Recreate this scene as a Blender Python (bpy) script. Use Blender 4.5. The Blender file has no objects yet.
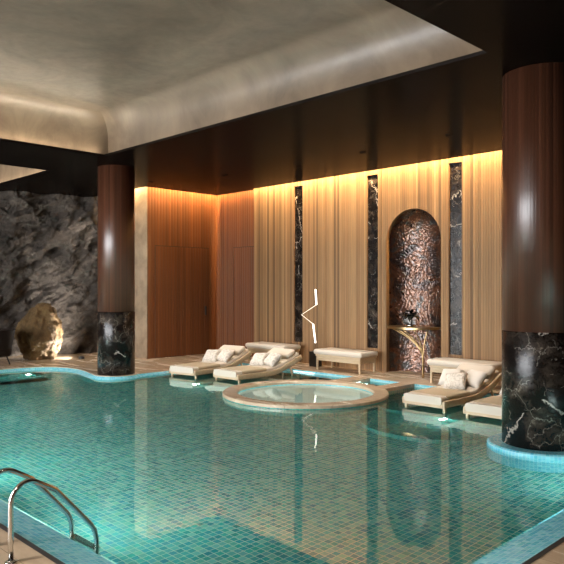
import bpy, bmesh, math, random
from mathutils import Vector, Matrix, noise
from mathutils.geometry import tessellate_polygon
random.seed(7)
PI = math.pi
T = math.radians
sc = bpy.context.scene
COL = sc.collection

# ------------------------------------------------------------------ helpers
def link(o):
    COL.objects.link(o)
    return o

def tag(o, label=None, cat=None, group=None, kind=None):
    if label: o['label'] = label
    if cat: o['category'] = cat
    if group: o['group'] = group
    if kind: o['kind'] = kind
    return o

def obj(name, bm, mat, parent=None, smooth=False, loc=None, sharp=None):
    if sharp is not None:
        for e in bm.edges:
            if len(e.link_faces) == 2 and e.calc_face_angle(0) > sharp:
                e.smooth = False
    bm.normal_update()
    me = bpy.data.meshes.new(name)
    bm.to_mesh(me); bm.free()
    if smooth or sharp is not None:
        for p in me.polygons: p.use_smooth = True
    me.materials.append(mat)
    o = link(bpy.data.objects.new(name, me))
    if parent: o.parent = parent
    if loc: o.location = loc
    return o

def thing(name, label, cat, loc=(0, 0, 0), rz=0, group=None, kind=None):
    o = link(bpy.data.objects.new(name, None))
    o.empty_display_size = 0.1
    o.location = loc; o.rotation_euler = (0, 0, rz)
    return tag(o, label, cat, group, kind)

def struct(name, bm, mat, parent=None, **k):
    o = obj(name, bm, mat, parent, **k)
    if not parent: o['kind'] = 'structure'
    return o

def copy_tree(root, label, loc, rz=None):
    r = root.copy(); COL.objects.link(r); r.location = loc
    if rz is not None: r.rotation_euler = (0, 0, rz)
    r['label'] = label
    for ch in list(root.children):
        c = ch.copy(); COL.objects.link(c); c.parent = r
        for g in list(ch.children):
            d = g.copy(); COL.objects.link(d); d.parent = c
    return r

def BM(): return bmesh.new()

def box(bm, x0, x1, y0, y1, z0, z1, bev=0, seg=2, M=None):
    r = bmesh.ops.create_cube(bm, size=1)
    vs = r['verts']
    bmesh.ops.scale(bm, vec=(x1-x0, y1-y0, z1-z0), verts=vs)
    bmesh.ops.translate(bm, vec=((x0+x1)/2, (y0+y1)/2, (z0+z1)/2), verts=vs)
    if bev:
        es = list({e for v in vs for e in v.link_edges})
        rb = bmesh.ops.bevel(bm, geom=es, offset=bev, segments=seg, profile=0.5, affect='EDGES')
        vs = list({v for f in rb['faces'] for v in f.verts} | {v for v in vs if v.is_valid})
    if M is not None: bmesh.ops.transform(bm, matrix=M, verts=vs)
    return bm

def uvset(bm, f, coords):
    l = bm.loops.layers.uv.verify()
    for lp, c in zip(f.loops, coords): lp[l].uv = c

def lathe(bm, prof, n=64, c=(0, 0), a0=0, a1=2*PI, cap=True, R=None):
    """profile [(r,z)] from bottom to top, uv = arc length round / along"""
    closed = abs(a1-a0-2*PI) < 1e-6
    cols = []
    for i in range(n if closed else n+1):
        a = a0+(a1-a0)*i/n
        cols.append([bm.verts.new((c[0]+r*math.cos(a), c[1]+r*math.sin(a), z)) for r, z in prof])
    ss = [0]
    for k in range(1, len(prof)): ss.append(ss[-1]+math.hypot(prof[k][0]-prof[k-1][0], prof[k][1]-prof[k-1][1]))
    RR = R or max(p[0] for p in prof)
    for i in range(n):
        A, B = cols[i], cols[(i+1) % len(cols)]
        u0, u1 = RR*(a0+(a1-a0)*i/n), RR*(a0+(a1-a0)*(i+1)/n)
        for k in range(len(prof)-1):
            f = bm.faces.new((A[k], B[k], B[k+1], A[k+1]))
            uvset(bm, f, ((u0, ss[k]), (u1, ss[k]), (u1, ss[k+1]), (u0, ss[k+1])))
    if cap and closed:
        if prof[0][0] > 1e-4: bm.faces.new([cl[0] for cl in reversed(cols)])
        if prof[-1][0] > 1e-4: bm.faces.new([cl[-1] for cl in cols])
    return bm

def tube(bm, pts, r, n=10, cap=True):
    pts = [Vector(p) for p in pts]
    rs = r if isinstance(r, (list, tuple)) else [r]*len(pts)
    t = (pts[1]-pts[0]).normalized()
    up = Vector((0, 0, 1)) if abs(t.z) < .9 else Vector((1, 0, 0))
    nrm = (up-t*up.dot(t)).normalized()
    rings = []
    for i, p in enumerate(pts):
        if i == 0: d = pts[1]-pts[0]
        elif i == len(pts)-1: d = pts[-1]-pts[-2]
        else: d = (pts[i+1]-p).normalized()+(p-pts[i-1]).normalized()
        d.normalize()
        nrm = (nrm-d*nrm.dot(d)).normalized()
        b = d.cross(nrm)
        rings.append([bm.verts.new(p+(nrm*math.cos(2*PI*k/n)+b*math.sin(2*PI*k/n))*rs[i]) for k in range(n)])
    for A, B in zip(rings, rings[1:]):
        for k in range(n): bm.faces.new((A[k], A[(k+1) % n], B[(k+1) % n], B[k]))
    if cap:
        bm.faces.new(list(reversed(rings[0]))); bm.faces.new(rings[-1])
    return bm

def arc_pts(c, r, a0, a1, n):
    return [(c[0]+r*math.cos(a0+(a1-a0)*i/n), c[1]+r*math.sin(a0+(a1-a0)*i/n)) for i in range(n+1)]

def fill_poly(bm, loops, z, flip=False):
    vl = [[bm.verts.new((p[0], p[1], z)) for p in lp] for lp in loops]
    flat = [v for l in vl for v in l]
    for t in tessellate_polygon([[Vector((p[0], p[1], 0)) for p in lp] for lp in loops]):
        a, b, c = [flat[i] for i in t]
        cr = (b.co-a.co).cross(c.co-a.co).z
        if abs(cr) < 1e-12: continue
        if (cr < 0) != flip: b, c = c, b
        try: bm.faces.new((a, b, c))
        except ValueError: pass
    return vl

def prism(bm, pts, z0, z1):
    n = len(pts)
    lo = [bm.verts.new((p[0], p[1], z0)) for p in pts]
    hi = [bm.verts.new((p[0], p[1], z1)) for p in pts]
    bm.faces.new(list(reversed(lo))); bm.faces.new(hi)
    s = 0
    for i in range(n):
        j = (i+1) % n
        f = bm.faces.new((lo[i], lo[j], hi[j], hi[i]))
        L = math.dist(pts[i], pts[j])
        uvset(bm, f, ((s, z0), (s+L, z0), (s+L, z1), (s, z1))); s += L
    return bm

# ------------------------------------------------------------------ materials
class NT:
    def __init__(s, name):
        s.m = bpy.data.materials.new(name); s.m.use_nodes = True
        s.t = s.m.node_tree; s.t.nodes.clear()
        s.out = s.n('ShaderNodeOutputMaterial')
    def n(s, typ, **k):
        nd = s.t.nodes.new(typ)
        for a, b in k.items(): setattr(nd, a, b)
        return nd
    def l(s, a, b): s.t.links.new(a, b)
    def set(s, sock, v):
        if isinstance(v, bpy.types.NodeSocket): s.l(v, sock)
        elif isinstance(v, (tuple, list)) and len(v) == 3 and sock.type == 'RGBA': sock.default_value = (*v, 1)
        else: sock.default_value = v
    def math(s, op, a, b=None, c=None):
        nd = s.n('ShaderNodeMath', operation=op)
        for i, v in enumerate((a, b, c)):
            if v is not None: s.set(nd.inputs[i], v)
        return nd.outputs[0]
    def vmath(s, op, a, b=None, scale=None):
        nd = s.n('ShaderNodeVectorMath', operation=op)
        s.set(nd.inputs[0], a)
        if b is not None: s.set(nd.inputs[1], b)
        if scale is not None: s.set(nd.inputs['Scale'], scale)
        return nd.outputs[0]
    def coord(s, kind='Object'): return s.n('ShaderNodeTexCoord').outputs[kind]
    def xyz(s, v):
        nd = s.n('ShaderNodeSeparateXYZ'); s.l(v, nd.inputs[0]); return nd.outputs
    def comb(s, x, y, z=0):
        nd = s.n('ShaderNodeCombineXYZ')
        for i, v in enumerate((x, y, z)): s.set(nd.inputs[i], v)
        return nd.outputs[0]
    def noise(s, vec, scale, detail=4, rough=.55, dist=0, out='Fac'):
        nd = s.n('ShaderNodeTexNoise'); s.l(vec, nd.inputs['Vector'])
        nd.inputs['Scale'].default_value = scale; nd.inputs['Detail'].default_value = detail
        nd.inputs['Roughness'].default_value = rough; nd.inputs['Distortion'].default_value = dist
        return nd.outputs[out]
    def ramp(s, fac, stops, interp='LINEAR'):
        nd = s.n('ShaderNodeValToRGB'); cr = nd.color_ramp; cr.interpolation = interp
        while len(cr.elements) < len(stops): cr.elements.new(.5)
        for e, (p, c) in zip(cr.elements, stops):
            e.position = p; e.color = (*c, 1) if len(c) == 3 else c
        s.l(fac, nd.inputs[0]); return nd.outputs[0]
    def mix(s, fac, a, b, mode='MIX'):
        nd = s.n('ShaderNodeMix', data_type='RGBA', blend_type=mode)
        s.set(nd.inputs[0], fac); s.set(nd.inputs[6], a); s.set(nd.inputs[7], b)
        return nd.outputs[2]
    def bump(s, h, strength=.3, dist=.01, normal=None):
        nd = s.n('ShaderNodeBump'); nd.inputs['Strength'].default_value = strength
        nd.inputs['Distance'].default_value = dist; s.l(h, nd.inputs['Height'])
        if normal: s.l(normal, nd.inputs['Normal'])
        return nd.outputs[0]
    def bsdf(s, color, rough=.5, metal=0, spec=.5, normal=None, coat=0, coat_r=.05, sheen=0, emit=None, estr=0):
        b = s.n('ShaderNodeBsdfPrincipled')
        s.set(b.inputs['Base Color'], color); s.set(b.inputs['Roughness'], rough); s.set(b.inputs['Metallic'], metal)
        b.inputs['Specular IOR Level'].default_value = spec
        b.inputs['Coat Weight'].default_value = coat; b.inputs['Coat Roughness'].default_value = coat_r
        b.inputs['Sheen Weight'].default_value = sheen
        if normal: s.l(normal, b.inputs['Normal']); s.l(normal, b.inputs['Coat Normal'])
        if emit:
            b.inputs['Emission Color'].default_value = (*emit, 1); b.inputs['Emission Strength'].default_value = estr
        s.l(b.outputs[0], s.out.inputs[0]); return s.m

def hexc(h):
    h = h.lstrip('#')
    return tuple(((int(h[i:i+2], 16)/255+.055)/1.055)**2.4 if int(h[i:i+2], 16) > 10 else int(h[i:i+2], 16)/255/12.92 for i in (0, 2, 4))

def m_plain(name, c, rough=.5, metal=0, spec=.5, emit=None, estr=0, var=.12, scale=25, bump=0):
    t = NT(name); co = t.coord()
    nz = t.noise(co, scale, 3)
    col = t.mix(nz, tuple(x*(1-var) for x in c), tuple(min(1, x*(1+var)) for x in c))
    nm = t.bump(nz, bump, .004) if bump else None
    return t.bsdf(col, rough, metal, spec, nm, emit=emit, estr=estr)

def m_planks(name, tones, width, groove=.12, rough=.45, mode='wall', R=.4, gdark=.45, spec=.4, groovebump=.5):
    """vertical wood slats; the slats run across x+y on flat walls or round the axis on a column"""
    t = NT(name); co = t.coord(); x, y, z = t.xyz(co)
    u = t.math('ADD', x, y) if mode == 'wall' else t.math('MULTIPLY', t.math('ARCTAN2', y, x), R)
    c = t.math('DIVIDE', u, width)
    cell = t.math('FLOOR', c); fr = t.math('FRACT', c)
    wn = t.n('ShaderNodeTexWhiteNoise', noise_dimensions='1D'); t.l(cell, wn.inputs['W'])
    board = t.ramp(wn.outputs['Value'], [(i/(len(tones)-1), h) for i, h in enumerate(tones)])
    gv = t.comb(t.math('MULTIPLY', u, 60), t.math('MULTIPLY', cell, 3.7), t.math('MULTIPLY', z, 1.6))
    g = t.noise(gv, 1.0, 5, .6, .4)
    big = t.noise(t.comb(t.math('MULTIPLY', u, 1.3), 0.0, t.math('MULTIPLY', z, .35)), 1.0, 2)
    col = t.mix(t.math('MULTIPLY', t.math('SUBTRACT', g, .3), .9), board, tuple(v*.45 for v in tones[0]))
    col = t.mix(t.math('MULTIPLY', big, .35), col, tuple(v*.7 for v in tones[-1]))
    e = t.math('ABSOLUTE', t.math('SUBTRACT', fr, .5))
    gm = t.math('GREATER_THAN', e, .5-groove/2)
    col = t.mix(t.math('MULTIPLY', gm, 1-gdark), col, tuple(v*.25 for v in tones[0]))
    prof = t.math('SQRT', t.math('MAXIMUM', t.math('SUBTRACT', .25, t.math('MULTIPLY', e, e)), 0))
    nm = t.bump(t.math('ADD', prof, t.math('MULTIPLY', g, .15)), groovebump, width*.5)
    return t.bsdf(col, rough, 0, spec, nm)

def m_woodplain(name, c0, c1, rough=.45, stretch=(1, 12, 12)):
    t = NT(name); co = t.coord()
    v = t.vmath('MULTIPLY', co, stretch)
    g = t.noise(v, 3.0, 6, .6, 1.2)
    return t.bsdf(t.ramp(g, [(.25, c0), (.75, c1)]), rough, 0, .4, t.bump(g, .1, .003))

def m_marble(name, vein=1.0, sc_=1.0, rough=.2):
    t = NT(name); co = t.coord()
    w = t.noise(co, 1.7*sc_, 6, .65, 0, 'Color')
    wv = t.vmath('ADD', co, t.vmath('SCALE', t.vmath('SUBTRACT', w, (.5, .5, .5)), scale=.55))
    def veins(scale, width, off):
        v = t.n('ShaderNodeTexVoronoi', feature='DISTANCE_TO_EDGE'); t.l(t.vmath('ADD', wv, off), v.inputs['Vector'])
        v.inputs['Scale'].default_value = scale
        return t.math('SUBTRACT', 1.0, t.math('MINIMUM', t.math('DIVIDE', v.outputs['Distance'], width), 1.0))
    patch = t.noise(co, 1.3*sc_, 3)
    big = t.math('MULTIPLY', veins(.75*sc_, .011, (3, 1, 2)), t.math('GREATER_THAN', patch, .5))
    fine = t.math('MULTIPLY', veins(4.5*sc_, .02, (1, 7, 4)), t.math('MULTIPLY', t.math('GREATER_THAN', t.noise(co, 3.1*sc_, 3), .52), .36))
    cloud = t.noise(wv, 3.0*sc_, 8, .72)
    base = t.ramp(cloud, [(.3, hexc('0a0807')), (.5, hexc('1a1512')), (.62, hexc('3a312a')), (.74, hexc('8a7c6e'))])
    f = t.math('MULTIPLY', t.math('MAXIMUM', big, fine), vein)
    col = t.mix(f, base, hexc('b9aea2'))
    return t.bsdf(col, rough, 0, .3, t.bump(cloud, .5, .012))

def m_tile(name, cell, tones, grout, mode='xy', rough=.25, gw=.09, asp=1.0, bumpy=.25):
    t = NT(name)
    v = t.coord('Object') if mode == 'xy' else t.coord('UV')
    x, y, _ = t.xyz(v)
    cx = t.math('DIVIDE', x, cell*asp); cy = t.math('DIVIDE', y, cell)
    wn = t.n('ShaderNodeTexWhiteNoise', noise_dimensions='2D')
    t.l(t.comb(t.math('FLOOR', cx), t.math('FLOOR', cy)), wn.inputs['Vector'])
    col = t.ramp(wn.outputs['Value'], [(i/(len(tones)-1), h) for i, h in enumerate(tones)])
    col = t.mix(.16, col, wn.outputs['Color'], 'SOFT_LIGHT')
    ex = t.math('ABSOLUTE', t.math('SUBTRACT', t.math('FRACT', cx), .5))
    ey = t.math('ABSOLUTE', t.math('SUBTRACT', t.math('FRACT', cy), .5))
    m = t.math('GREATER_THAN', t.math('MAXIMUM', ex, ey), .5-gw/2)
    col = t.mix(m, col, grout)
    nm = t.bump(t.math('SUBTRACT', 1.0, m), bumpy, .003)
    return t.bsdf(col, rough, 0, .5, nm)

M = {}
M['oak'] = m_planks('oak_slats', [hexc('6f573c'), hexc('b08b62'), hexc('8f6f4c'), hexc('a68059'), hexc('5b4732'), hexc('9e7852'), hexc('806145')], .052, groove=.13, rough=.5, spec=.2)
M['teak'] = m_planks('teak_slats', [hexc('754626'), hexc('88532e'), hexc('663c20'), hexc('7d4b29')], .085, groove=.1, rough=.4)
M['colwood'] = m_planks('walnut_column_veneer', [hexc('48291b'), hexc('613b29'), hexc('3c2317'), hexc('543220')], .035, groove=.05, rough=.32, mode='col', R=.4, spec=.65, groovebump=.12)
M['trimwood'] = m_woodplain('oak_trim', hexc('a07a50'), hexc('caa376'))
M['furnwood'] = m_woodplain('ash_furniture', hexc('b39a79'), hexc('d6c1a0'), .45)
M['marble'] = m_marble('black_marble')
M['marble_strip'] = m_marble('black_marble_strip', 1.0, 1.4)
def m_ceiling():
    t = NT('dark_lacquer_ceiling'); n = t.noise(t.coord(), 1.5, 3)
    return t.bsdf(t.ramp(n, [(.3, hexc('0f0b09')), (.7, hexc('17110d'))]), .5, 0, 0, None, coat=.16, coat_r=.24)
M['ceiling'] = m_ceiling()
M['roofdark'] = m_plain('roof_dark', (.02, .02, .02), .8)
M['poolfloor'] = m_tile('teal_mosaic_floor', .062, [hexc('2a9a9c'), hexc('58bfb4'), hexc('38a5a8'), hexc('86d0bf'), hexc('2c9298'), hexc('68c5bb')], hexc('cfe0cc'), 'xy', gw=.11)
M['poolwall'] = m_tile('teal_mosaic_wall', .05, [hexc('1d8383'), hexc('3fae9f'), hexc('2a8f95'), hexc('5bb8a5'), hexc('1f7c85')], hexc('8fb5a5'), 'uv', gw=.1)
M['rim'] = m_tile('pale_blue_mosaic_rim', .04, [hexc('72c6d8'), hexc('56b6cc'), hexc('90d8e4'), hexc('64bfd4'), hexc('7ccfe0')], hexc('a4dce2'), 'uv', rough=.15, gw=.12)
M['steel'] = m_plain('polished_steel', (.75, .74, .72), .12, 1, var=.03)
M['brass'] = m_plain('aged_brass', hexc('a58a62'), .3, 1, var=.15)
M['black'] = m_plain('black_lacquer', (.012, .011, .01), .4)
M['dark'] = m_plain('dark_grate', (.03, .03, .03), .6)
M['white_led'] = m_plain('lamp_glow', (1, .95, .88), .4, emit=(1, .9, .78), estr=2.2)
M['rod_led'] = m_plain('thin_lamp_glow', (1, .9, .8), .4, emit=(1, .85, .7), estr=.9)
M['strip_led'] = m_plain('edge_strip_glow', (.9, 1, 1), .4, emit=(.85, 1, 1), estr=1.6)
M['lens'] = m_plain('pool_lamp_glow', (1, 1, 1), .3, emit=(.85, 1, .95), estr=30)
M['fabric'] = m_plain('cream_fabric', hexc('cfc3b2'), .9, var=.06, scale=180, bump=.3)
M['tan'] = m_plain('tan_fabric', hexc('b8a78a'), .95, var=.1, scale=160, bump=.3)
M['bowl'] = m_plain('pale_stone_bowl', hexc('d5dcd2'), .4, var=.05)
M['silver'] = m_plain('silver', (.8, .8, .8), .15, 1)
M['leather'] = m_plain('dark_brown_leather', hexc('1c120d'), .7, 0, .12, var=.2)
M['leaf'] = m_plain('dark_glossy_leaf', hexc('1c1c17'), .25, var=.3)
M['soil'] = m_plain('stem_brown', hexc('2a1d14'), .7)
def m_travertine():
    t = NT('travertine_deck'); co = t.coord(); x, y, z = t.xyz(co)
    v = t.vmath('MULTIPLY', co, (.5, 2.2, 1))
    n1 = t.noise(v, 1.2, 7, .62, .8); n2 = t.noise(co, 14, 5, .6)
    col = t.ramp(n1, [(.25, hexc('a08c76')), (.5, hexc('bfa98e')), (.78, hexc('d8c6ab'))])
    col = t.mix(t.math('MULTIPLY', n2, .3), col, hexc('7d6a55'))
    fx = t.math('ABSOLUTE', t.math('SUBTRACT', t.math('FRACT', t.math('DIVIDE', x, 1.2)), .5))
    fy = t.math('ABSOLUTE', t.math('SUBTRACT', t.math('FRACT', t.math('DIVIDE', y, .6)), .5))
    m = t.math('MAXIMUM', t.math('GREATER_THAN', fx, .4975), t.math('GREATER_THAN', fy, .495))
    col = t.mix(t.math('MULTIPLY', m, .5), col, hexc('5a4a3a'))
    return t.bsdf(col, t.math('ADD', .16, t.math('MULTIPLY', n1, .2)), 0, .5, t.bump(n2, .04, .004))
M['deck'] = m_travertine()
def m_concrete():
    t = NT('beige_plaster_face'); co = t.coord()
    n1 = t.noise(co, 2.2, 8, .6, .3)
    return t.bsdf(t.ramp(n1, [(.3, hexc('6f5e4c')), (.7, hexc('a08b72'))]), .7, 0, .3, t.bump(n1, .2, .01))
M['concrete'] = m_concrete()
def m_plaster():
    t = NT('polished_plaster_cove'); co = t.coord()
    n1 = t.noise(co, .9, 8, .65, 1.5); n2 = t.noise(t.vmath('MULTIPLY', co, (5, 5, 1)), 1.5, 6, .6)
    return t.bsdf(t.ramp(n1, [(.3, hexc('4f453a')), (.7, hexc('6f6253'))]), t.math('ADD', .28, t.math('MULTIPLY', n2, .25)), 0, .5, t.bump(n2, .15, .02))
M['plaster'] = m_plaster()
def m_rock(name, a, b, c):
    t = NT(name); co = t.coord()
    n1 = t.noise(co, 2.2, 10, .72, .1); n2 = t.noise(co, 9, 8, .75)
    col = t.ramp(n1, [(.28, a), (.52, b), (.75, c)])
    return t.bsdf(col, .75, 0, .4, t.bump(t.math('ADD', n2, n1), 1.0, .09))
M['rock'] = m_rock('grey_rock', hexc('241f1b'), hexc('4f463e'), hexc('786e64'))
M['boulder'] = m_rock('brown_boulder', hexc('3a2a17'), hexc('6b5230'), hexc('8f7447'))
def m_bronze():
    t = NT('patinated_bronze'); co = t.coord()
    n1 = t.noise(co, 2.0, 8, .68, .8); n2 = t.noise(co, 5.0, 5, .6)
    col = t.ramp(n1, [(.28, hexc('1c1816')), (.42, hexc('40302a')), (.52, hexc('6a432c')), (.6, hexc("4a4643")), (.8, hexc('6c6864'))])
    v = t.n('ShaderNodeTexVoronoi', feature='SMOOTH_F1'); t.l(co, v.inputs['Vector']); v.inputs['Scale'].default_value = 26
    h = t.math('ADD', v.outputs['Distance'], t.math('MULTIPLY', n2, .8))
    return t.bsdf(col, t.math('ADD', .16, t.math('MULTIPLY', n2, .3)), .75, .5, t.bump(h, .9, .02), coat=.7, coat_r=.1)
M['bronze'] = m_bronze()
def m_pillow():
    t = NT('patterned_pillow_fabric'); co = t.coord()
    n1 = t.noise(co, 9, 3, .5, 1.5); n2 = t.noise(co, 220, 2)
    col = t.ramp(n1, [(.45, hexc('d8cfc2')), (.52, hexc('b3a898')), (.58, hexc('d8cfc2'))])
    return t.bsdf(col, .9, 0, .2, t.bump(n2, .3, .003))
M['pillow'] = m_pillow()
M['pillow_plain'] = m_plain('plain_pillow_fabric', hexc('d6ccbf'), .9, var=.05, scale=150, bump=.3)
def m_water():
    t = NT('clear_pool_water'); co = t.coord()
    n = t.noise(co, 2.3, 3, .5, .3); n2 = t.noise(co, 9, 2)
    h = t.math('ADD', n, t.math('MULTIPLY', n2, .12))
    g = t.n('ShaderNodeBsdfGlass'); g.inputs['IOR'].default_value = 1.6
    g.inputs['Roughness'].default_value = 0; g.inputs['Color'].default_value = (.93, 1, .98, 1)
    t.l(t.bump(h, .035, .06), g.inputs['Normal'])
    t.l(g.outputs[0], t.out.inputs[0]); return t.m
M['water'] = m_water()
def m_pane():
    t = NT('window_glass')
    tr = t.n('ShaderNodeBsdfTransparent'); gl = t.n('ShaderNodeBsdfGlossy'); gl.inputs['Roughness'].default_value = .02
    fr = t.n('ShaderNodeFresnel'); mx = t.n('ShaderNodeMixShader')
    t.l(fr.outputs[0], mx.inputs[0]); t.l(tr.outputs[0], mx.inputs[1]); t.l(gl.outputs[0], mx.inputs[2])
    t.l(mx.outputs[0], t.out.inputs[0]); return t.m
M['pane'] = m_pane()

# ------------------------------------------------------------------ dimensions
WY = 11.15          # front of the slatted panels
CZ = 4.16           # ceiling
ROOF = 5.25
XL, XR, YB = -22.0, 4.6, -3.7
WATER = -.06
NX, NR, NS = -7.53, .64, 2.67     # niche centre, radius, springing height

# ------------------------------------------------------------------ room shell
def wallbox(name, mat, *boxes):
    bm = BM()
    for b in boxes: box(bm, *b)
    return struct(name, bm, mat)
# niche wall: base wall behind the panels, open at the niche
wallbox('wall_niche_side', M['oak'],
        (-14.0, NX-NR-.03, 11.25, 11.4, -1.2, ROOF), (NX+NR+.03, XR, 11.25, 11.4, -1.2, ROOF),
        (NX-NR-.03, NX+NR+.03, 11.25, 11.4, NS+NR+.05, ROOF))
bm = BM(); box(bm, -13.77, -12.2, 11.225, 11.25, 0, ROOF); struct('wall_recess', bm, M['teak'])
bm = BM(); box(bm, -13.92, -13.77, 9.08, 11.4, 0, ROOF); struct('wall_door_side', bm, M['teak'])
bm = BM(); box(bm, -16.15, -13.772, 9.055, 9.22, 0, ROOF); struct('wall_return', bm, M['concrete'])
bm = BM(); box(bm, XR, XR+.15, YB, 11.4, -1.2, ROOF); struct('wall_right', bm, M['oak'])
bm = BM(); box(bm, XL-.15, XL, YB, 11.4, -.1, ROOF); struct('wall_left', bm, M['concrete'])
bm = BM(); box(bm, XL, -13.92, 11.25, 11.4, -.1, ROOF); struct('wall_far_left', bm, M['concrete'])
# wall behind the camera with two tall windows
WIN = [(-14.2, -12.0), (-11.7, -9.5), (-9.2, -7.0), (-6.7, -4.5)]
WZ0, WZ1 = .1, 4.05
xs = [XL]
for a, b in sorted(WIN): xs += [a, b]
xs.append(XR)
bm = BM()
for i in range(len(xs)-1):
    if i % 2 == 0: box(bm, xs[i], xs[i+1], YB-.2, YB, -1.2, ROOF)
    else:
        box(bm, xs[i], xs[i+1], YB-.2, YB, -1.2, WZ0); box(bm, xs[i], xs[i+1], YB-.2, YB, WZ1, ROOF)
struct('wall_back', bm, M['concrete'])
for k, (a, b) in enumerate(WIN):
    w = thing('window_%d' % (k+1), None, None, ((a+b)/2, YB-.1, 0), kind='structure')
    bm = BM(); h = (b-a)/2
    for s in (-1, 1): box(bm, s*h-.03, s*h+.03, -.05, .05, WZ0, WZ1)
    box(bm, -h, h, -.05, .05, WZ0-.03, WZ0+.03); box(bm, -h, h, -.05, .05, WZ1-.03, WZ1+.03)
    box(bm, -.02, .02, -.04, .04, WZ0, WZ1)
    obj('window_frame', bm, M['black'], w)
    bm = BM(); box(bm, -h, h, -.006, .006, WZ0, WZ1); obj('pane', bm, M['pane'], w)
    la = bpy.data.lights.new('window_portal', 'AREA'); la.shape = 'RECTANGLE'; la.size = 2*h; la.size_y = WZ1-WZ0
    la.cycles.is_portal = True
    lo = link(bpy.data.objects.new('window_portal', la)); lo.location = ((a+b)/2, YB-.22, (WZ0+WZ1)/2)
    lo.rotation_euler = (PI/2, 0, 0)
bm = BM(); box(bm, XL-.2, XR+.2, YB-.3, 11.5, ROOF, ROOF+.1); struct('roof', bm, M['roofdark'])

# ceiling plate with two recesses and a light slot along the panelled walls
COVES = [(-11.02, -3.35, -1.6, 6.32), (-21.0, -13.15, -1.6, 6.32)]
gx = [XL, -21.0, -13.62, -13.15, -12.2, -11.02, -3.35, XR]
gy = [YB, -1.6, 6.32, 8.92, 11.0, 11.13, 11.25]
bm = BM()
for i in range(len(gx)-1):
    for j in range(len(gy)-1):
        cx, cy = (gx[i]+gx[i+1])/2, (gy[j]+gy[j+1])/2
        if any(a < cx < b and c < cy < d for a, b, c, d in COVES): continue
        if cx > -12.2 and cy > 11.0 and cy < 11.13: continue
        if cx > -13.62 and cy > 11.13: continue  # includes a narrow slot added for the recess fill lamp
        if cx < -13.62 and cy > 8.92: continue
        box(bm, gx[i], gx[i+1], gy[j], gy[j+1], CZ, CZ+.04)
bmesh.ops.remove_doubles(bm, verts=bm.verts, dist=1e-4)
seen = {}
for f in list(bm.faces):       # drop the faces shared by neighbouring plates
    k = tuple(round(v, 3) for v in f.calc_center_median()); seen.setdefault(k, []).append(f)
bmesh.ops.delete(bm, geom=[f for fs in seen.values() if len(fs) > 1 for f in fs], context='FACES')
struct('ceiling', bm, M['ceiling'])
for k, (x0, x1, y0, y1) in enumerate(COVES):
    prof = [(0, CZ+.04), (.2, CZ+.04), (.2, CZ+.34)] + [(-.22+.42*math.cos(a), CZ+.34+.42*math.sin(a)) for a in [PI/2*i/10 for i in range(1, 11)]]
    bm = BM(); loops = []
    for d, z in prof:
        loops.append([bm.verts.new(p) for p in ((x0-d, y0-d, z), (x1+d, y0-d, z), (x1+d, y1+d, z), (x0-d, y1+d, z))])
    for A, B in zip(loops, loops[1:]):
        for q in range(4): bm.faces.new((A[(q+1) % 4], A[q], B[q], B[(q+1) % 4]))
    bm.faces.new(list(reversed(loops[-1])))
    for A, B in zip(loops, loops[1:]):
        for q in range(4):
            e = bm.edges.get((A[q], B[q])); e.smooth = False
    struct('ceiling_cove', bm, M['plaster'], sharp=math.radians(50))

def area(name, loc, rot, sx, sy, power, color, spread=PI):
    la = bpy.data.lights.new(name, 'AREA'); la.shape = 'RECTANGLE'; la.size = sx; la.size_y = sy
    la.energy = power; la.color = color; la.spread = spread
    o = link(bpy.data.objects.new(name, la)); o.location = loc; o.rotation_euler = rot
    return o
WARM = (1, .66, .31); COVEC = (1, .83, .62)
# slot lights: strip lamps hidden above the ceiling edge, shining down the slats
L = XR+12.2
area('slot_lamp', ((XR-12.2)/2, 10.985, CZ+.34), (T(28), 0, 0), L, .04, 1250, WARM)
area('slot_lamp', (-13.605, 10.1, CZ+.34), (0, T(28), 0), .04, 2.2, 180, WARM)
area('slot_lamp', (-14.2, 8.905, CZ+.34), (T(28), 0, 0), .8, .04, 70, WARM)
area('slot_lamp', (-12.95, 11.125, CZ+.34), (T(22), 0, 0), 1.3, .03, 90, WARM)  # lamp added to warm the recess wall, which has no slot light
# cove lamps lie in the channel behind the lip and shine up the curve
def cove_lamps(c, p, sides):
    x0, x1, y0, y1 = c
    for s, k in sides:
        if s == 'l': area('cove_lamp', (x0-.1, (y0+y1)/2, CZ+.06), (PI, 0, PI/2), y1-y0, .06, p*k, COVEC)
        if s == 'r': area('cove_lamp', (x1+.1, (y0+y1)/2, CZ+.06), (PI, 0, PI/2), y1-y0, .06, p*k, COVEC)
        if s == 't': area('cove_lamp', ((x0+x1)/2, y1+.1, CZ+.06), (PI, 0, 0), x1-x0, .06, p*k, COVEC)
        if s == 'b': area('cove_lamp', ((x0+x1)/2, y0-.1, CZ+.06), (PI, 0, 0), x1-x0, .06, p*k, COVEC)
cove_lamps(COVES[0], 50, [('l', 1.5), ('r', 1.0), ('t', .2), ('b', .9)])
cove_lamps(COVES[1], 60, [('r', 1), ('t', 1)])

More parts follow.
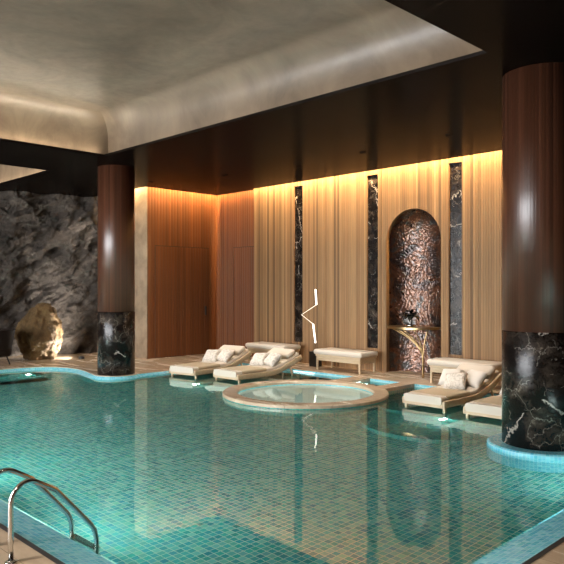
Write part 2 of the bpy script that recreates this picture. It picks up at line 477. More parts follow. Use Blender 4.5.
# added unseen downlights that brighten the deck, loungers and rim
for k, (x, y, p, lab) in enumerate(((-12.9, 8.6, 130, 'above the deck by the wooden door'), (-11.0, 9.2, 150, 'above the lounger farthest left'), (-9.2, 9.6, 150, 'above the deck left of the hot tub'),
                              (-7.4, 9.4, 170, 'above the walkways to the hot tub'), (-5.6, 9.3, 170, 'above the lounger with three pillows'), (-15.78, 8.35, 90, 'above the rock wall behind the boulder'),
                              (-1.6, 2.2, 260, 'above the near right corner'), (-4.9, -1.95, 420, 'above the deck behind the ladder'))):
    o = thing('added_downlight', 'added unseen overhead downlight '+lab, 'added fill light', (x, y, CZ), 0, 'added overhead fill lights')
    bm = BM(); lathe(bm, [(.05, -.002), (.05, -.008), (.065, -.008), (.065, 0)], 24, cap=False); obj('trim_ring', bm, M['ceiling'], o, sharp=.7)
    sp = bpy.data.lights.new('fill', 'SPOT'); sp.energy = p*1.5; sp.spot_size = T(95); sp.spot_blend = .9; sp.color = (1, .9, .79); sp.shadow_soft_size = .05
    so = link(bpy.data.objects.new('fill', sp)); so.location = (x, y, CZ-.012)
    if p > 400: so.rotation_euler = (T(38), 0, 0)

# slatted oak panels, marble inserts, niche
def panel(name, x0, x1, z0=0, z1=ROOF, y0=WY):
    bm = BM(); box(bm, x0, x1, y0, 11.25, z0, z1); return struct(name, bm, M['oak'])
GAP = .008
STRIPS = [(-10.815, -10.54), (-8.67, -8.385), (-6.71, -6.44)]
ZS0, ZS1 = .47, 4.1
panel('trim_panel', -12.2, -10.815); panel('trim_panel', -10.54, -9.84-GAP); panel('trim_panel', -9.84, -8.67)
panel('trim_panel', -8.385, -8.285-GAP); panel('trim_panel', -6.44, -5.64-GAP); panel('trim_panel', -5.64, -3.6-GAP); panel('trim_panel', -3.6, XR)
for a, b in STRIPS:
    panel('trim_panel', a, b, 0, ZS0); panel('trim_panel', a, b, ZS1, ROOF)
    bm = BM(); box(bm, a, b, WY+.035, 11.25, ZS0, ZS1); struct('trim_marble_strip', bm, M['marble_strip'])
bm = BM()
pts = [(-8.285, 0), (NX-NR, 0)] + [(NX-NR*math.cos(a), NS+NR*math.sin(a)) for a in [PI*i/40 for i in range(41)]] + [(NX+NR, 0), (-6.71, 0), (-6.71, ROOF), (-8.285, ROOF)]
fr = [bm.verts.new((x, WY, z)) for x, z in pts]; bk = [bm.verts.new((x, 11.25, z)) for x, z in pts]
for t in tessellate_polygon([[Vector((p[0], p[1], 0)) for p in pts]]):
    bm.faces.new([fr[i] for i in t]); bm.faces.new([bk[i] for i in reversed(t)])
for i in range(len(pts)):
    j = (i+1) % len(pts); bm.faces.new((fr[i], fr[j], bk[j], bk[i]))
bmesh.ops.recalc_face_normals(bm, faces=bm.faces)
struct('trim_niche_panel', bm, M['oak'])
# hammered bronze lining of the niche: half cylinder with a half dome
bm = BM(); ND = .42; rows = []
n = 36
for z in [0+NS*i/14 for i in range(15)]:
    rows.append([(NX-(NR+.025)*math.cos(PI*k/n), WY+.1+ND*math.sin(PI*k/n), z) for k in range(n+1)])
for i in range(1, 13):
    a = PI/2*i/12
    rows.append([(NX-(NR+.025)*math.cos(a)*math.cos(PI*k/n), WY+.1+ND*math.cos(a)*math.sin(PI*k/n), NS+(NR+.025)*math.sin(a)) for k in range(n+1)])
vr = [[bm.verts.new(p) for p in r] for r in rows]
for A, B in zip(vr, vr[1:]):
    for k in range(n): bm.faces.new((A[k], A[k+1], B[k+1], B[k]))
bmesh.ops.remove_doubles(bm, verts=bm.verts, dist=1e-4)
struct('wall_niche', bm, M['bronze'], smooth=True)
# doors flush in the teak walls
d = thing('door_1', None, None, (-13.77, 9.29, 0), kind='structure')
bm = BM(); box(bm, 0, .012, .012, 1.655, .01, 2.762); obj('door_leaf', bm, M['teak'], d)
bm = BM(); box(bm, 0, .004, 0, 1.667, 0, 2.774); obj('door_reveal', bm, M['black'], d)
bm = BM(); box(bm, .012, .05, 1.54, 1.57, 1.02, 1.25, .004); obj('door_handle', bm, M['black'], d)
d = thing('door_2', None, None, (-13.07, 11.225, 0), kind='structure')
bm = BM(); box(bm, .012, .868, -.012, 0, .01, 2.762); obj('door_leaf', bm, M['teak'], d)
bm = BM(); box(bm, 0, .869, -.004, 0, 0, 2.774); obj('door_reveal', bm, M['black'], d)

# rock wall
P0, P1 = Vector((-16.05, 9.35, 0)), Vector((-18.3, 2.5, 0))
dv = (P1-P0); Lr = dv.length; dv.normalize(); nv = Vector((-dv.y, dv.x, 0))
if nv.x < 0: nv = -nv
def rockh(u, z):
    p = Vector((u, z, 0)); w = noise.noise_vector(p*.7)*.2; w2 = noise.noise_vector(p*2.3)*.1
    ca, sa = math.cos(.62), math.sin(.62)
    al, ac = u*ca-z*sa, u*sa+z*ca          # along and across the strata
    q = Vector((al*.55, ac*1.5, 3.1))+w+w2
    a = noise.ridged_multi_fractal(q, .9, 2.15, 7, 1.0, 2.0)
    b = noise.fractal(p*.55+Vector((5, 2, 9)), 1.0, 2.0, 3)
    c = noise.fractal(Vector((al*2.5, ac*5.5, 1))+w2*4, .8, 2.1, 5)
    st = ac*2.1+w.x*2.2+w2.y*2; st = abs((st % 1)-.35)
    e = noise.hetero_terrain(Vector((u*2.6, z*2.6, 4))+w2*2, .7, 2.2, 6, .6)
    return .17*a+.25*b+.1*c+.12*min(st, .3)+.08*e-.1
bm = BM(); nu, nz = 330, 230; G = []
for j in range(nz+1):
    z = -.05+(ROOF)*j/nz; row = []
    for i in range(nu+1):
        u = Lr*i/nu
        row.append(bm.verts.new(P0+dv*u+nv*(rockh(u, z)-.15)+Vector((0, 0, z))))
    G.append(row)
for j in range(nz):
    for i in range(nu): bm.faces.new((G[j][i+1], G[j][i], G[j+1][i], G[j+1][i+1]))
struct('wall_rock', bm, M['rock'], smooth=True)

# ------------------------------------------------------------------ pool
near, side, back = .33, .13, .004
OUT = []
def add(pts, w):
    for p in pts: OUT.append((p[0], p[1], w))
add(arc_pts((-13.7, 2.7), .4, PI, 1.5*PI, 8), near)
add(arc_pts((-2.72, 2.8), .5, -PI/2, 0, 10), near)
add([(-2.22, 9.6)], near)
add([(-2.22, 10.2), (-11.6, 10.2), (-11.58, 8.3)], back)
add([(-11.52, 7.85)], .06)
add(arc_pts((-11.9, 7.1), .52, math.radians(38), math.radians(-100), 18), .08)
# ease from the tip round the column into the long west edge
add([(-12.3, 6.62), (-12.7, 6.72), (-13.1, 6.78), (-13.5, 6.74), (-13.8, 6.6), (-14.0, 6.38), (-14.1, 6.05)], side)
OUT2 = [(p[0], p[1]) for p in OUT]
N = len(OUT)
OFF = []
for i in range(N):
    a, b, c = Vector(OUT2[i-1]), Vector(OUT2[i]), Vector(OUT2[(i+1) % N])
    d1, d2 = (b-a).normalized(), (c-b).normalized()
    n1, n2 = Vector((d1.y, -d1.x)), Vector((d2.y, -d2.x))
    nn = (n1+n2).normalized(); k = 1/max(.5, nn.dot(n1))
    q = b+nn*k*OUT[i][2]; OFF.append((q.x, q.y))
s_acc = [0]
for i in range(N): s_acc.append(s_acc[-1]+math.dist(OUT2[i], OUT2[(i+1) % N]))
# deck
bm = BM()
vl = fill_poly(bm, [[(XL, YB), (XR, YB), (XR, 11.8), (XL, 11.8)], OFF], 0)
hl = vl[1]; lo = [bm.verts.new((v.co.x, v.co.y, -.05)) for v in hl]
for i in range(N):
    j = (i+1) % N
    try: bm.faces.new((hl[i], hl[j], lo[j], lo[i]))
    except ValueError: pass
struct('floor', bm, M['deck'])
# mosaic rim
bm = BM()
A = [bm.verts.new((p[0], p[1], WATER-.012)) for p in OUT2]; B = [bm.verts.new((p[0], p[1], -.012)) for p in OFF]
for i in range(N):
    j = (i+1) % N; f = bm.faces.new((A[j], A[i], B[i], B[j]))
    uvset(bm, f, ((s_acc[i+1], 0), (s_acc[i], 0), (s_acc[i], OUT[i][2]), (s_acc[i+1], OUT[j][2])))
struct('pool_rim', bm, M['rim'])
# drain grate between rim and deck on the near sides
bm = BM()
for i in range(N):
    j = (i+1) % N
    if OUT[i][2] < .3 or OUT[j][2] < .3: continue
    a, b = Vector(OFF[i]), Vector(OFF[j])
    if (b-a).length < 1e-4: continue
    nn = Vector(((b-a).y, -(b-a).x)).normalized()*.04
    f = [bm.verts.new((p.x, p.y, .003)) for p in (a-nn*.4, b-nn*.4, b+nn*.6, a+nn*.6)]
    bm.faces.new(list(reversed(f)))
bmesh.ops.recalc_face_normals(bm, faces=bm.faces)
struct('trim_drain_grate', bm, M['dark'])
# basin walls and floor
PD = -.75
bm = BM()
A = [bm.verts.new((p[0], p[1], WATER-.012)) for p in OUT2]; B = [bm.verts.new((p[0], p[1], PD)) for p in OUT2]
for i in range(N):
    j = (i+1) % N; f = bm.faces.new((A[i], A[j], B[j], B[i]))
    uvset(bm, f, ((s_acc[i], 0), (s_acc[i+1], 0), (s_acc[i+1], PD), (s_acc[i], PD)))
struct('pool_wall', bm, M['poolwall'])
bm = BM(); fill_poly(bm, [OUT2], PD); struct('pool_floor', bm, M['poolfloor'])
# shallow shelves the loungers stand on, and steps
SH = -.22
def tiled_block(name, pts, z0, z1):
    bm = BM(); n = len(pts); s = 0
    lo = [bm.verts.new((p[0], p[1], z0)) for p in pts]; hi = [bm.verts.new((p[0], p[1], z1)) for p in pts]
    f = bm.faces.new(hi); uvset(bm, f, pts)
    for i in range(n):
        j = (i+1) % n; Ln = math.dist(pts[i], pts[j])
        f = bm.faces.new((lo[i], lo[j], hi[j], hi[i])); uvset(bm, f, ((s, z0), (s+Ln, z0), (s+Ln, z1), (s, z1))); s += Ln
    return struct(name, bm, M['poolwall'])
tiled_block('pool_shelf', [(-11.58, 7.7)] + arc_pts((-9.6, 8.1), .4, -PI/2, 0, 8) + [(-9.2, 10.19), (-11.58, 10.19)], PD, SH)
tiled_block('pool_shelf', arc_pts((-5.95, 8.5), .35, PI, 1.5*PI, 8) + [(-2.23, 8.15), (-2.23, 10.19), (-6.3, 10.19)], PD, SH)
tiled_block('pool_step', arc_pts((-5.0, 8.14), 1.15, PI, 2*PI, 28), PD, -.5)
for k in range(3):
    tiled_block('pool_step', [(-14.09, 3.2), (-13.6+.4*k, 3.2), (-13.6+.4*k, 6.2), (-14.09, 6.2)], PD, -.25-.25*k)
# collar of the column that stands in the water
C1, C2 = (-11.9, 7.1), (-3.27, 7.41)
bm = BM(); lathe(bm, [(.6, PD), (.6, WATER-.03), (.595, -.03), (.57, -.015), (.3, -.015)], 64, R=.6); struct('pool_collar', bm, M['rim'], loc=(*C2, 0))
# hot tub: ring of stone on a tiled drum
TC = (-7.65, 8.16)
bm = BM(); lathe(bm, [(1.37, PD), (1.37, -.045)], 96, cap=False)
bmesh.ops.recalc_face_normals(bm, faces=bm.faces)
struct('hot_tub_drum', bm, M['poolwall'], loc=(*TC, 0))
bm = BM(); lathe(bm, [(1.16, -.2), (1.16, -.045)], 96, cap=False)
bmesh.ops.reverse_faces(bm, faces=bm.faces); struct('hot_tub_tile_band', bm, M['rim'], loc=(*TC, 0))
bm = BM(); lathe(bm, [(1.16, -.2), (1.14, -.36), (.85, -.38), (.82, -.68), (0.001, -.7)], 96, cap=False)
struct('hot_tub_bowl', bm, M['bowl'], loc=(*TC, 0), sharp=.5)
bm = BM(); lathe(bm, [(1.14, -.05), (1.14, -.012), (1.155, .002), (1.375, .002), (1.39, -.012), (1.39, -.05), (1.14, -.05)], 96, cap=False)
bmesh.ops.recalc_face_normals(bm, faces=bm.faces)
struct('hot_tub_ring', bm, M['deck'], loc=(*TC, 0), sharp=.7)
# two narrow walkways from the deck to the tub
for a, b in ((-8.23, -7.86), (-7.14, -6.85)):
    y0 = TC[1]+math.sqrt(1.3**2-((a+b)/2-TC[0])**2)
    bm = BM(); box(bm, a, b, y0, 10.3, -.06, -.002); struct('walkway', bm, M['deck'])
    bm = BM(); box(bm, a+.02, b-.02, y0, 10.19, PD, -.06); struct('walkway_base', bm, M['poolfloor'])
# slim light strips under the stone edges
for x0, x1, y0, y1 in ((-9.9, -9.3, 10.18, 10.195), (-7.858, -7.85, 9.45, 9.9)):
    bm = BM(); box(bm, x0, x1, y0, y1, -.05, -.038); struct('trim_light_strip', bm, M['strip_led'])
# water
bm = BM(); fill_poly(bm, [OUT2], WATER)
w = obj('pool_water', bm, M['water']); tag(w, 'clear teal pool water filling the whole tiled basin', 'water', kind='stuff')

# ------------------------------------------------------------------ columns
for c, R, lab in ((C1, .37, 'round wood-clad column with a black marble base beside the rock wall'),
                  (C2, .43, 'thick round wood-clad column with a black marble base standing in the water')):
    o = thing('column', lab, 'column', (*c, 0), kind='structure')
    zb = 1.25
    bm = BM(); lathe(bm, [(R-.006, zb+.008), (R-.006, CZ)], 96); obj('wood_shaft', bm, M['colwood'], o, sharp=.7)
    bm = BM(); lathe(bm, [(R, -.03), (R, zb-.004), (R-.004, zb), (R-.012, zb), (R-.012, zb+.01)], 96); obj('marble_base', bm, M['marble'], o, sharp=.7)

# ------------------------------------------------------------------ boulder and its spotlight
bm = BM(); bmesh.ops.create_icosphere(bm, subdivisions=6, radius=1)
for v in bm.verts:
    p = v.co.copy()
    d = 1+.16*noise.fractal(p*1.3+Vector((4, 2, 1)), 1, 2, 4)+.1*noise.ridged_multi_fractal(p*1.8+Vector((1, 5, 2)), 1, 2, 5, 1, 2)-.1+.035*noise.cell(p*3+noise.noise_vector(p*2))
    z = p.z*d
    if z < 0: z *= .9
    wdt = 1-.12*max(0, z)
    v.co = Vector((p.x*d*.5*wdt, p.y*d*.52*wdt+.06*z, max(z*.72+.63, 0)))
o = obj('boulder', bm, M['boulder'], smooth=True, loc=(-15.55, 7.2, 0))
tag(o, 'large brown boulder on the deck in front of the rock wall', 'boulder')
o = thing('floor_spotlight', 'small floor uplight shining on the right side of the boulder', 'spotlight', (-14.93, 7.95, 0))
bm = BM(); lathe(bm, [(.07, 0), (.07, .05), (.055, .06), (.05, .05)], 24, cap=False); obj('housing', bm, M['black'], o, sharp=.7)
bm = BM(); lathe(bm, [(.05, .045), (.03, .05), (.001, .052)], 24, cap=False); obj('lamp_lens', bm, M['lens'], o, smooth=True)
sp = bpy.data.lights.new('boulder_spot', 'SPOT'); sp.energy = 380; sp.spot_size = math.radians(130); sp.spot_blend = .8; sp.color = (1, .96, .9); sp.shadow_soft_size = .04
so = link(bpy.data.objects.new('boulder_spot', sp)); so.location = (-14.96, 7.93, .13)
so.rotation_euler = Vector((-.75, -.5, .5)).to_track_quat('-Z', 'Y').to_euler()

# ------------------------------------------------------------------ loungers
def sweep(bm, path, sect, w):
    """path [(y,z)], sect [(u,v)] closed outline: u across x, v along the path normal"""
    rings = []
    for i, p in enumerate(path):
        a = path[max(i-1, 0)]; b = path[min(i+1, len(path)-1)]
        ty, tz = b[0]-a[0], b[1]-a[1]; l = math.hypot(ty, tz); ty /= l; tz /= l
        rings.append([bm.verts.new((u, p[0]-tz*v, p[1]+ty*v)) for u, v in sect])
    n = len(sect)
    for A, B in zip(rings, rings[1:]):
        for k in range(n): bm.faces.new((A[k], A[(k+1) % n], B[(k+1) % n], B[k]))
    bm.faces.new(list(reversed(rings[0]))); bm.faces.new(rings[-1])
    bmesh.ops.recalc_face_normals(bm, faces=bm.faces)
    return bm
def rrect(x0, x1, v0, v1, r, n=4):
    pts = []
    for cx, cy, a in ((x1-r, v1-r, 0), (x0+r, v1-r, PI/2), (x0+r, v0+r, PI), (x1-r, v0+r, 1.5*PI)):
        pts += arc_pts((cx, cy), r, a, a+PI/2, n)
    return pts
def lz(y):
    t = max(0, (y-.92)/.9)
    return .275*t**1.45
def lpath(y0, y1, n): return [(y0+(y1-y0)*i/n, lz(y0+(y1-y0)*i/n)) for i in range(n+1)]
def make_lounger(label, loc, rz):
    o = thing('sun_lounger', label, 'sun lounger', loc, rz, 'cream loungers on the pool shelves')
    B = -SH+.03           # underside of the mattress above the shelf
    up = lambda path: [(y, z+B) for y, z in path]
    bm = BM()
    for s in (-1, 1): sweep(bm, up(lpath(.02, 1.8, 40)), rrect(s*.345-.02, s*.345+.02, -.045, .055, .01, 2), 0)
    box(bm, -.345, .345, .02, .06, B-.045, B+.02); 
    sweep(bm, up(lpath(.05, 1.75, 30)), rrect(-.33, .33, -.03, 0.0, .008, 2), 0)
    obj('frame', bm, M['furnwood'], o, sharp=.6)
    bm = BM(); P = up(lpath(0.0, 1.78, 44))
    sweep(bm, P, rrect(-.325, .325, 0, .115, .035, 4), 0)
    # rounded ends
    mt = obj('mattress', bm, M['fabric'], o, sharp=1.2)
    bm = BM(); sweep(bm, up(lpath(.16, .80, 16)), rrect(-.335, .335, .05, .121, .03, 4), 0)
    obj('foot_cover', bm, M['tan'], o, sharp=1.2)
    # rolled head cushion
    bm = BM(); y = 1.6; z = lz(y)+B
    M4 = Matrix.Translation((0, y-.06, z+.145)) @ Matrix.Rotation(math.radians(26), 4, 'X')
    box(bm, -.32, .32, -.15, .15, -.05, .06, .05, 4, M4)
    obj('head_cushion', bm, M['fabric'], o, smooth=True)
    for s in (-1, 1):
        bm = BM(); box(bm, s*.33-.02, s*.33+.02, .06, .1, 0, B-.02, .004); obj('leg', bm, M['furnwood'], o)
        bm = BM(); tube(bm, [(s*.32, 1.62, 0), (s*.335, 1.46, lz(1.46)+B-.01)], .02, 8); obj('leg', bm, M['furnwood'], o, smooth=True)
    return o
LSPOT = [((-10.9, 7.98, SH), math.radians(9)), ((-9.83, 8.22, SH), math.radians(1)), ((-5.52, 8.42, SH), 0), ((-4.42, 8.30, SH), 0)]
LLAB = ['cream lounger farthest left, in front of the wooden door wall',
        'cream lounger between the farthest left lounger and the hot tub',
        'cream lounger with three pillows, left of the thick column',
        'cream lounger partly hidden behind the thick column in the water']
L0 = make_lounger(LLAB[0], *LSPOT[0])
LG = [L0]
for lab, (p, r) in list(zip(LLAB, LSPOT))[1:]: LG.append(copy_tree(L0, lab, p, r))
# pillows
def pillow_mesh(w, h, t, n=16, seed=0):
    bm = BM(); S = {}
    for sgn in (1, -1):
        for i in range(n+1):
            for j in range(n+1):
                if sgn < 0 and (i in (0, n) or j in (0, n)): S[(sgn, i, j)] = S[(1, i, j)]; continue
                u, v = 2*i/n-1, 2*j/n-1
                th = t/2*((1-u**4)*(1-v**4))**.55
                th *= 1+.12*noise.noise(Vector((u*1.6, v*1.6, seed)))
                pin = 1-.09*(1-abs(u*v)**1.0)*max(abs(u), abs(v))**6
                S[(sgn, i, j)] = bm.verts.new((u*w/2*pin, v*h/2*pin, sgn*th))
        for i in range(n):
            for j in range(n):
                q = [S[(sgn, i, j)], S[(sgn, i+1, j)], S[(sgn, i+1, j+1)], S[(sgn, i, j+1)]]
                bm.faces.new(q if sgn > 0 else list(reversed(q)))
    return bm
def pillow(lg, x, y, dz, tilt, yaw, w, label, mat='pillow', roll=0, seed=1):
    o = obj('pillow', pillow_mesh(w, w*.92, .15, seed=seed), M[mat], smooth=True)
    z = lz(y)-SH+.03+.115
    (lx, ly, lzz), rz = LSPOT[lg]
    m = Matrix.Translation((lx, ly, lzz)) @ Matrix.Rotation(rz, 4, 'Z') @ Matrix.Translation((x, y, z+dz)) @ Matrix.Rotation(yaw, 4, 'Z') @ Matrix.Rotation(tilt, 4, 'X') @ Matrix.Rotation(roll, 4, 'Z')
    o.matrix_world = m
    tag(o, label, 'pillow', 'pillows on the loungers')
T = math.radians
pillow(0, -.15, 1.07, .10, T(42), T(8), .36, 'front left pillow on the lounger farthest left', 'pillow', T(4), 1)
pillow(0, .16, 1.16, .10, T(44), T(-8), .36, 'right pillow on the lounger farthest left', 'pillow', T(-3), 2)
pillow(1, -.15, 1.07, .10, T(42), T(8), .36, 'left pillow on the lounger beside the hot tub', 'pillow', T(5), 3)
pillow(1, .16, 1.14, .10, T(44), T(-8), .36, 'right pillow on the lounger beside the hot tub', 'pillow', T(-5), 4)
pillow(2, -.22, 1.17, .09, T(44), T(6), .36, 'plain pillow behind left on the three-pillow lounger', 'pillow_plain', T(3), 5)
pillow(2, .18, 1.2, .09, T(44), T(-6), .36, 'right pillow on the lounger with three pillows', 'pillow_plain', T(-4), 6)
pillow(2, 0, .94, .11, T(42), T(10), .36, 'patterned pillow in front on the three-pillow lounger', 'pillow', T(8), 7)
pillow(3, -.15, 1.1, .10, T(44), T(4), .36, 'pillow showing beside the edge of the thick column', 'pillow_plain', T(3), 8)

# ------------------------------------------------------------------ benches
def make_bench(label, loc):
    o = thing('bench', label, 'bench', loc, 0, 'cushioned benches along the panelled wall')
    w, dp = 1.2, .55
    bm = BM(); box(bm, -w/2-.05, w/2+.05, -.03, dp+.0, .325, .435, .045, 4); obj('seat_cushion', bm, M['fabric'], o, smooth=True)
    bm = BM(); box(bm, -w/2, w/2, 0, dp, .29, .33, .004); box(bm, -w/2+.02, w/2-.02, .01, dp-.01, .2, .3, .004)
    obj('seat_frame', bm, M['furnwood'], o)
    for sx in (-1, 1):
        for y in (.03, dp-.05):
            bm = BM(); box(bm, sx*(w/2-.03)-.018, sx*(w/2-.03)+.018, y-.018, y+.018, 0, .3, .003); obj('leg', bm, M['furnwood'], o)
    return o
b0 = make_bench('cream cushioned bench behind the loungers on the left', (-11.08, 10.45, 0))
copy_tree(b0, 'cream cushioned bench just right of the zigzag lamp', (-8.9, 10.45, 0))
copy_tree(b0, 'cream cushioned bench between the bronze niche and the thick column', (-6.1, 10.45, 0))

# ------------------------------------------------------------------ zigzag lamp
LX, LY = -9.864, 10.85
o = thing('zigzag_lamp', 'slim zigzag light of glowing tubes on a small black block', 'lamp', (LX, LY, 0))
bm = BM(); box(bm, -.1, .1, -.1, .1, 0, .33, .006); obj('base_block', bm, M['black'], o)
bm = BM(); tube(bm, [(0, 0, .33), (0, 0, .52)], .006, 6); obj('stem', bm, M['black'], o)
bm = BM(); tube(bm, [(0, 0, .515), (-.07, 0, .93)], .018, 10); obj('lower_tube', bm, M['white_led'], o, smooth=True)
bm = BM(); tube(bm, [(.03, 0, 1.36), (0, 0, 1.70)], .018, 10); obj('upper_tube', bm, M['white_led'], o, smooth=True)
bm = BM(); tube(bm, [(-.07, 0, .93), (-.425, 0, 1.125), (.03, 0, 1.36)], .007, 8); obj('bent_rod', bm, M['rod_led'], o, smooth=True)

# ------------------------------------------------------------------ console table and plant in the niche
o = thing('console_table', 'half round console table with curved brass legs in the bronze niche', 'table', (-7.5, 11.05, 0))
bm = BM()
pts = [(-.57, .1), ] + [(-.57*math.cos(a), .1-.42*math.sin(a)) for a in [PI*i/32 for i in range(1, 32)]] + [(.57, .1)] + [(.5, .28), (-.5, .28)]
prism(bm, pts, .925, .965)
bmesh.ops.recalc_face_normals(bm, faces=bm.faces); obj('table_top', bm, M['brass'], o)
for ex, ey, bow in ((-.36, -.12, 1), (-.18, -.22, 1), (-.02, -.26, 1), (.2, -.2, 1), (.42, -.05, 1)):
    base = Vector((.33, -.08, 0)); top = Vector((ex, ey, .925)); pp = []
    for i in range(19):
        t = i/18; k = max(0, (t-.35)/.65)**2.3
        pp.append((base.x+(top.x-base.x)*k+(ex*.03)*(1-t), base.y+(top.y-base.y)*k+ey*.05*(1-t), .925*(t if t < .6 else t)))
    bm = BM(); tube(bm, pp, .014, 8); obj('leg', bm, M['brass'], o, smooth=True)
o = thing('potted_plant', 'small dark leafy plant in a silver dish on the console table', 'plant', (-7.42, 10.93, .965))
bm = BM(); lathe(bm, [(.05, 0), (.1, .02), (.12, .05), (.11, .05), (.09, .025), (.001, .02)], 24); obj('dish', bm, M['silver'], o, sharp=.8)
bm = BM()
stem_tips = []
tube(bm, [(0, 0, .03), (.015, 0, .12), (-.005, 0, .2), (.02, 0, .28)], [.025, .02, .016, .01], 8)
obj('stem', bm, M['soil'], o, smooth=True)
for i in range(13):
    a = 2.4*i; el = 1.0-1.0*i/13; ln = .2+.06*random.random(); z0 = .29-.07*(i/13)
    bm = BM(); d = Vector((math.cos(a)*math.cos(el), math.sin(a)*math.cos(el), math.sin(el))); s = Vector((-math.sin(a), math.cos(a), 0)); rows = []
    for k in range(8):
        t = k/7; wd = .068*math.sin(PI*min(1, t*.93+.05))**.8+.001
        c = Vector((.01, 0, z0))+d*ln*t+Vector((0, 0, -.17*t*t))
        rows.append([bm.verts.new(c-s*wd+Vector((0, 0, .012))), bm.verts.new(c), bm.verts.new(c+s*wd+Vector((0, 0, .012)))])
    for A, B in zip(rows, rows[1:]):
        for q in (0, 1): bm.faces.new((A[q], A[q+1], B[q+1], B[q]))
    obj('leaf', bm, M['leaf'], o, smooth=True)

# ------------------------------------------------------------------ pool ladder
o = thing('pool_ladder', 'polished steel pool ladder with two curved handrails at the near edge', 'ladder', (-4.2, 1.75, 0))
def rail_pts(x):
    P = [(x, 0, 0), (x, 0, .2), (x, 0, .34)]
    P += [(x, .115-.115*math.cos(a), .36+.135*math.sin(a)) for a in [math.radians(q) for q in range(8, 128, 10)]]
    P += [(x, .30, .40), (x, .44, .24), (x, .56, .10), (x, .585, .06), (x, .6, .0), (x, .605, -.1), (x, .605, -.7)]
    return P
for x in (0, -.36):
    bm = BM(); tube(bm, rail_pts(x), .017, 14); r = obj('handrail', bm, M['steel'], o, smooth=True)
    bm = BM(); lathe(bm, [(.04, 0), (.04, .008), (.02, .018)], 20, (x, 0)); obj('flange', bm, M['steel'], r, sharp=.7)
for z in (-.13, -.4, -.65):
    bm = BM(); box(bm, -.36, 0, .575, .635, z-.012, z+.012, .006); obj('step', bm, M['steel'], o)

# ------------------------------------------------------------------ armchair at the left edge
o = thing('armchair', 'dark brown tub armchair cut off by the left edge', 'armchair', (-15.05, 5.93, 0), math.radians(20))
bm = BM()
n = 32; rows = []
def shell(a, z, inset):
    k = (z-.2)/.6; r = .3+.12*k-inset
    return (r*math.cos(a), r*math.sin(a), z)
outer = [[bm.verts.new(shell(-PI*.2+1.4*PI*i/n, z, 0)) for i in range(n+1)] for z in (.2, .35, .5, .65, .8)]
inner = [[bm.verts.new(shell(-PI*.2+1.4*PI*i/n, z, .06)) for i in range(n+1)] for z in (.2, .35, .5, .65, .8)]
for Lr_, fl in ((outer, 0), (inner, 1)):
    for A, B in zip(Lr_, Lr_[1:]):
        for k in range(n):
            q = (A[k], A[k+1], B[k+1], B[k]); bm.faces.new(q)
for k in range(n):
    bm.faces.new((outer[-1][k], outer[-1][k+1], inner[-1][k+1], inner[-1][k])); bm.faces.new((outer[0][k], outer[0][k+1], inner[0][k+1], inner[0][k]))
for e in (0, n):
    for A, B, C, D in zip(outer, outer[1:], inner, inner[1:]): bm.faces.new((A[e], B[e], D[e], C[e]))
bmesh.ops.recalc_face_normals(bm, faces=bm.faces)
obj('back_shell', bm, M['leather'], o, sharp=.8)
bm = BM(); lathe(bm, [(.28, .2), (.33, .24), (.34, .36), (.3, .42), (.001, .43)], 32); obj('seat', bm, M['leather'], o, smooth=True)
for a in (45, 135, 225, 315):
    ca, sa = math.cos(T(a)), math.sin(T(a))
    bm = BM(); tube(bm, [(.3*ca, .3*sa, 0), (.22*ca, .22*sa, .22)], [.012, .02], 8); obj('leg', bm, M['black'], o, smooth=True)

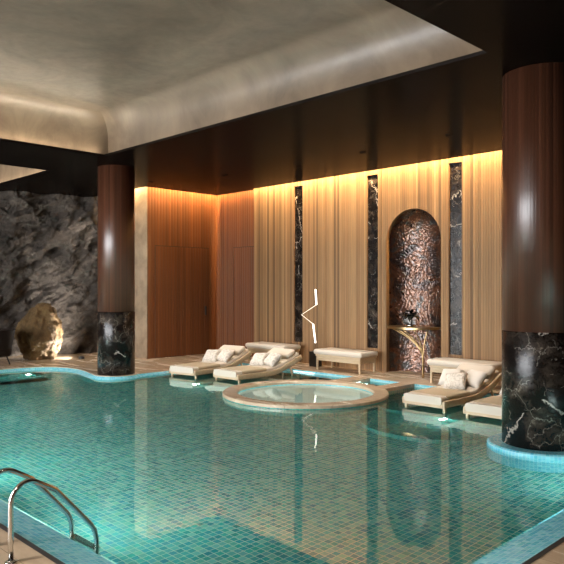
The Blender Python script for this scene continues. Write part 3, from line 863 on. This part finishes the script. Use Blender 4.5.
# ------------------------------------------------------------------ pool lights
def pool_light(loc, d, label, power, r=.05, off=.1):
    o = thing('pool_light', label, 'pool light', loc, 0, 'underwater pool lights')
    o.rotation_euler = Vector(d).to_track_quat('Z', 'Y').to_euler()
    bm = BM(); lathe(bm, [(r*1.4, 0), (r*1.4, .012), (r, .016)], 20, cap=False); obj('bezel', bm, M['steel'], o, sharp=.7)
    bm = BM(); lathe(bm, [(r, .012), (r*.6, .018), (.001, .02)], 20, cap=False); obj('lamp_lens', bm, M['lens'], o, smooth=True)
    la = bpy.data.lights.new('pool_lamp', 'POINT'); la.energy = power; la.color = (.86, 1, .95); la.shadow_soft_size = .04
    lo = link(bpy.data.objects.new('pool_lamp', la)); lo.location = Vector(loc)+Vector(d).normalized()*off
pool_light((-9.95, 7.695, -.16), (0, -1, 0), 'underwater light in the shelf edge below the left loungers', 5, .03)
pool_light((-4.95, 8.145, -.2), (0, -1, 0), 'underwater light in the shelf edge below the right loungers', 4, .03)
pool_light((-13.59, 6.0, -.16), (1, 0, 0), 'underwater light in the pool steps at far left', 8, .04)
pool_light((-7.83, 9.9, -.16), (1, 0, 0), 'underwater light in the narrow channel between the two walkways', .7, .03)
pool_light((-6.93, 7.32, -.16), (-.72, .84, 0), 'underwater light inside the round hot tub', 1000, .03)
for k, (x, y, d) in enumerate(((-12.2, 2.31, (0, 1, 0)), (-9.6, 2.31, (0, 1, 0)), (-7.0, 2.31, (0, 1, 0)), (-4.9, 2.31, (0, 1, 0)), (-2.23, 6.6, (-1, 0, 0)), (-14.09, 2.9, (1, .3, 0)))):  # unseen lamps added to fill the pool floor with light
    la = area('pool_lamp', (x, y, -.27), Vector(d).to_track_quat('-Z', 'Y').to_euler(), 0.5, .3, (9 if not d[1] else 30 if x > -5 else 38), (.82, 1, .98))
    la.location = Vector((x, y, -.27))+Vector(d)*.03

# ------------------------------------------------------------------ world, camera, view
w = bpy.data.worlds.new('World'); sc.world = w; w.use_nodes = True
bg = w.node_tree.nodes['Background']; bg.inputs[0].default_value = (.95, .97, 1, 1); bg.inputs[1].default_value = 20
cam = bpy.data.cameras.new('Camera'); co = link(bpy.data.objects.new('Camera', cam))
cam.sensor_width = 36; cam.lens = 664/564*36; cam.shift_y = 5/564
co.location = (0, 0, 1.75); co.rotation_euler = (PI/2, 0, math.atan2(.709, .705)); cam.clip_end = 200
sc.camera = co
vs = sc.view_settings
vs.view_transform = 'Standard'; vs.look = 'None'; vs.exposure = .32; vs.gamma = 1; vs.use_curve_mapping = False
cy = sc.cycles
cy.use_denoising = True; cy.max_bounces = 10; cy.diffuse_bounces = 4; cy.glossy_bounces = 5; cy.transmission_bounces = 8; cy.transparent_max_bounces = 8
cy.sample_clamp_indirect = 6; cy.caustics_refractive = True; cy.caustics_reflective = False
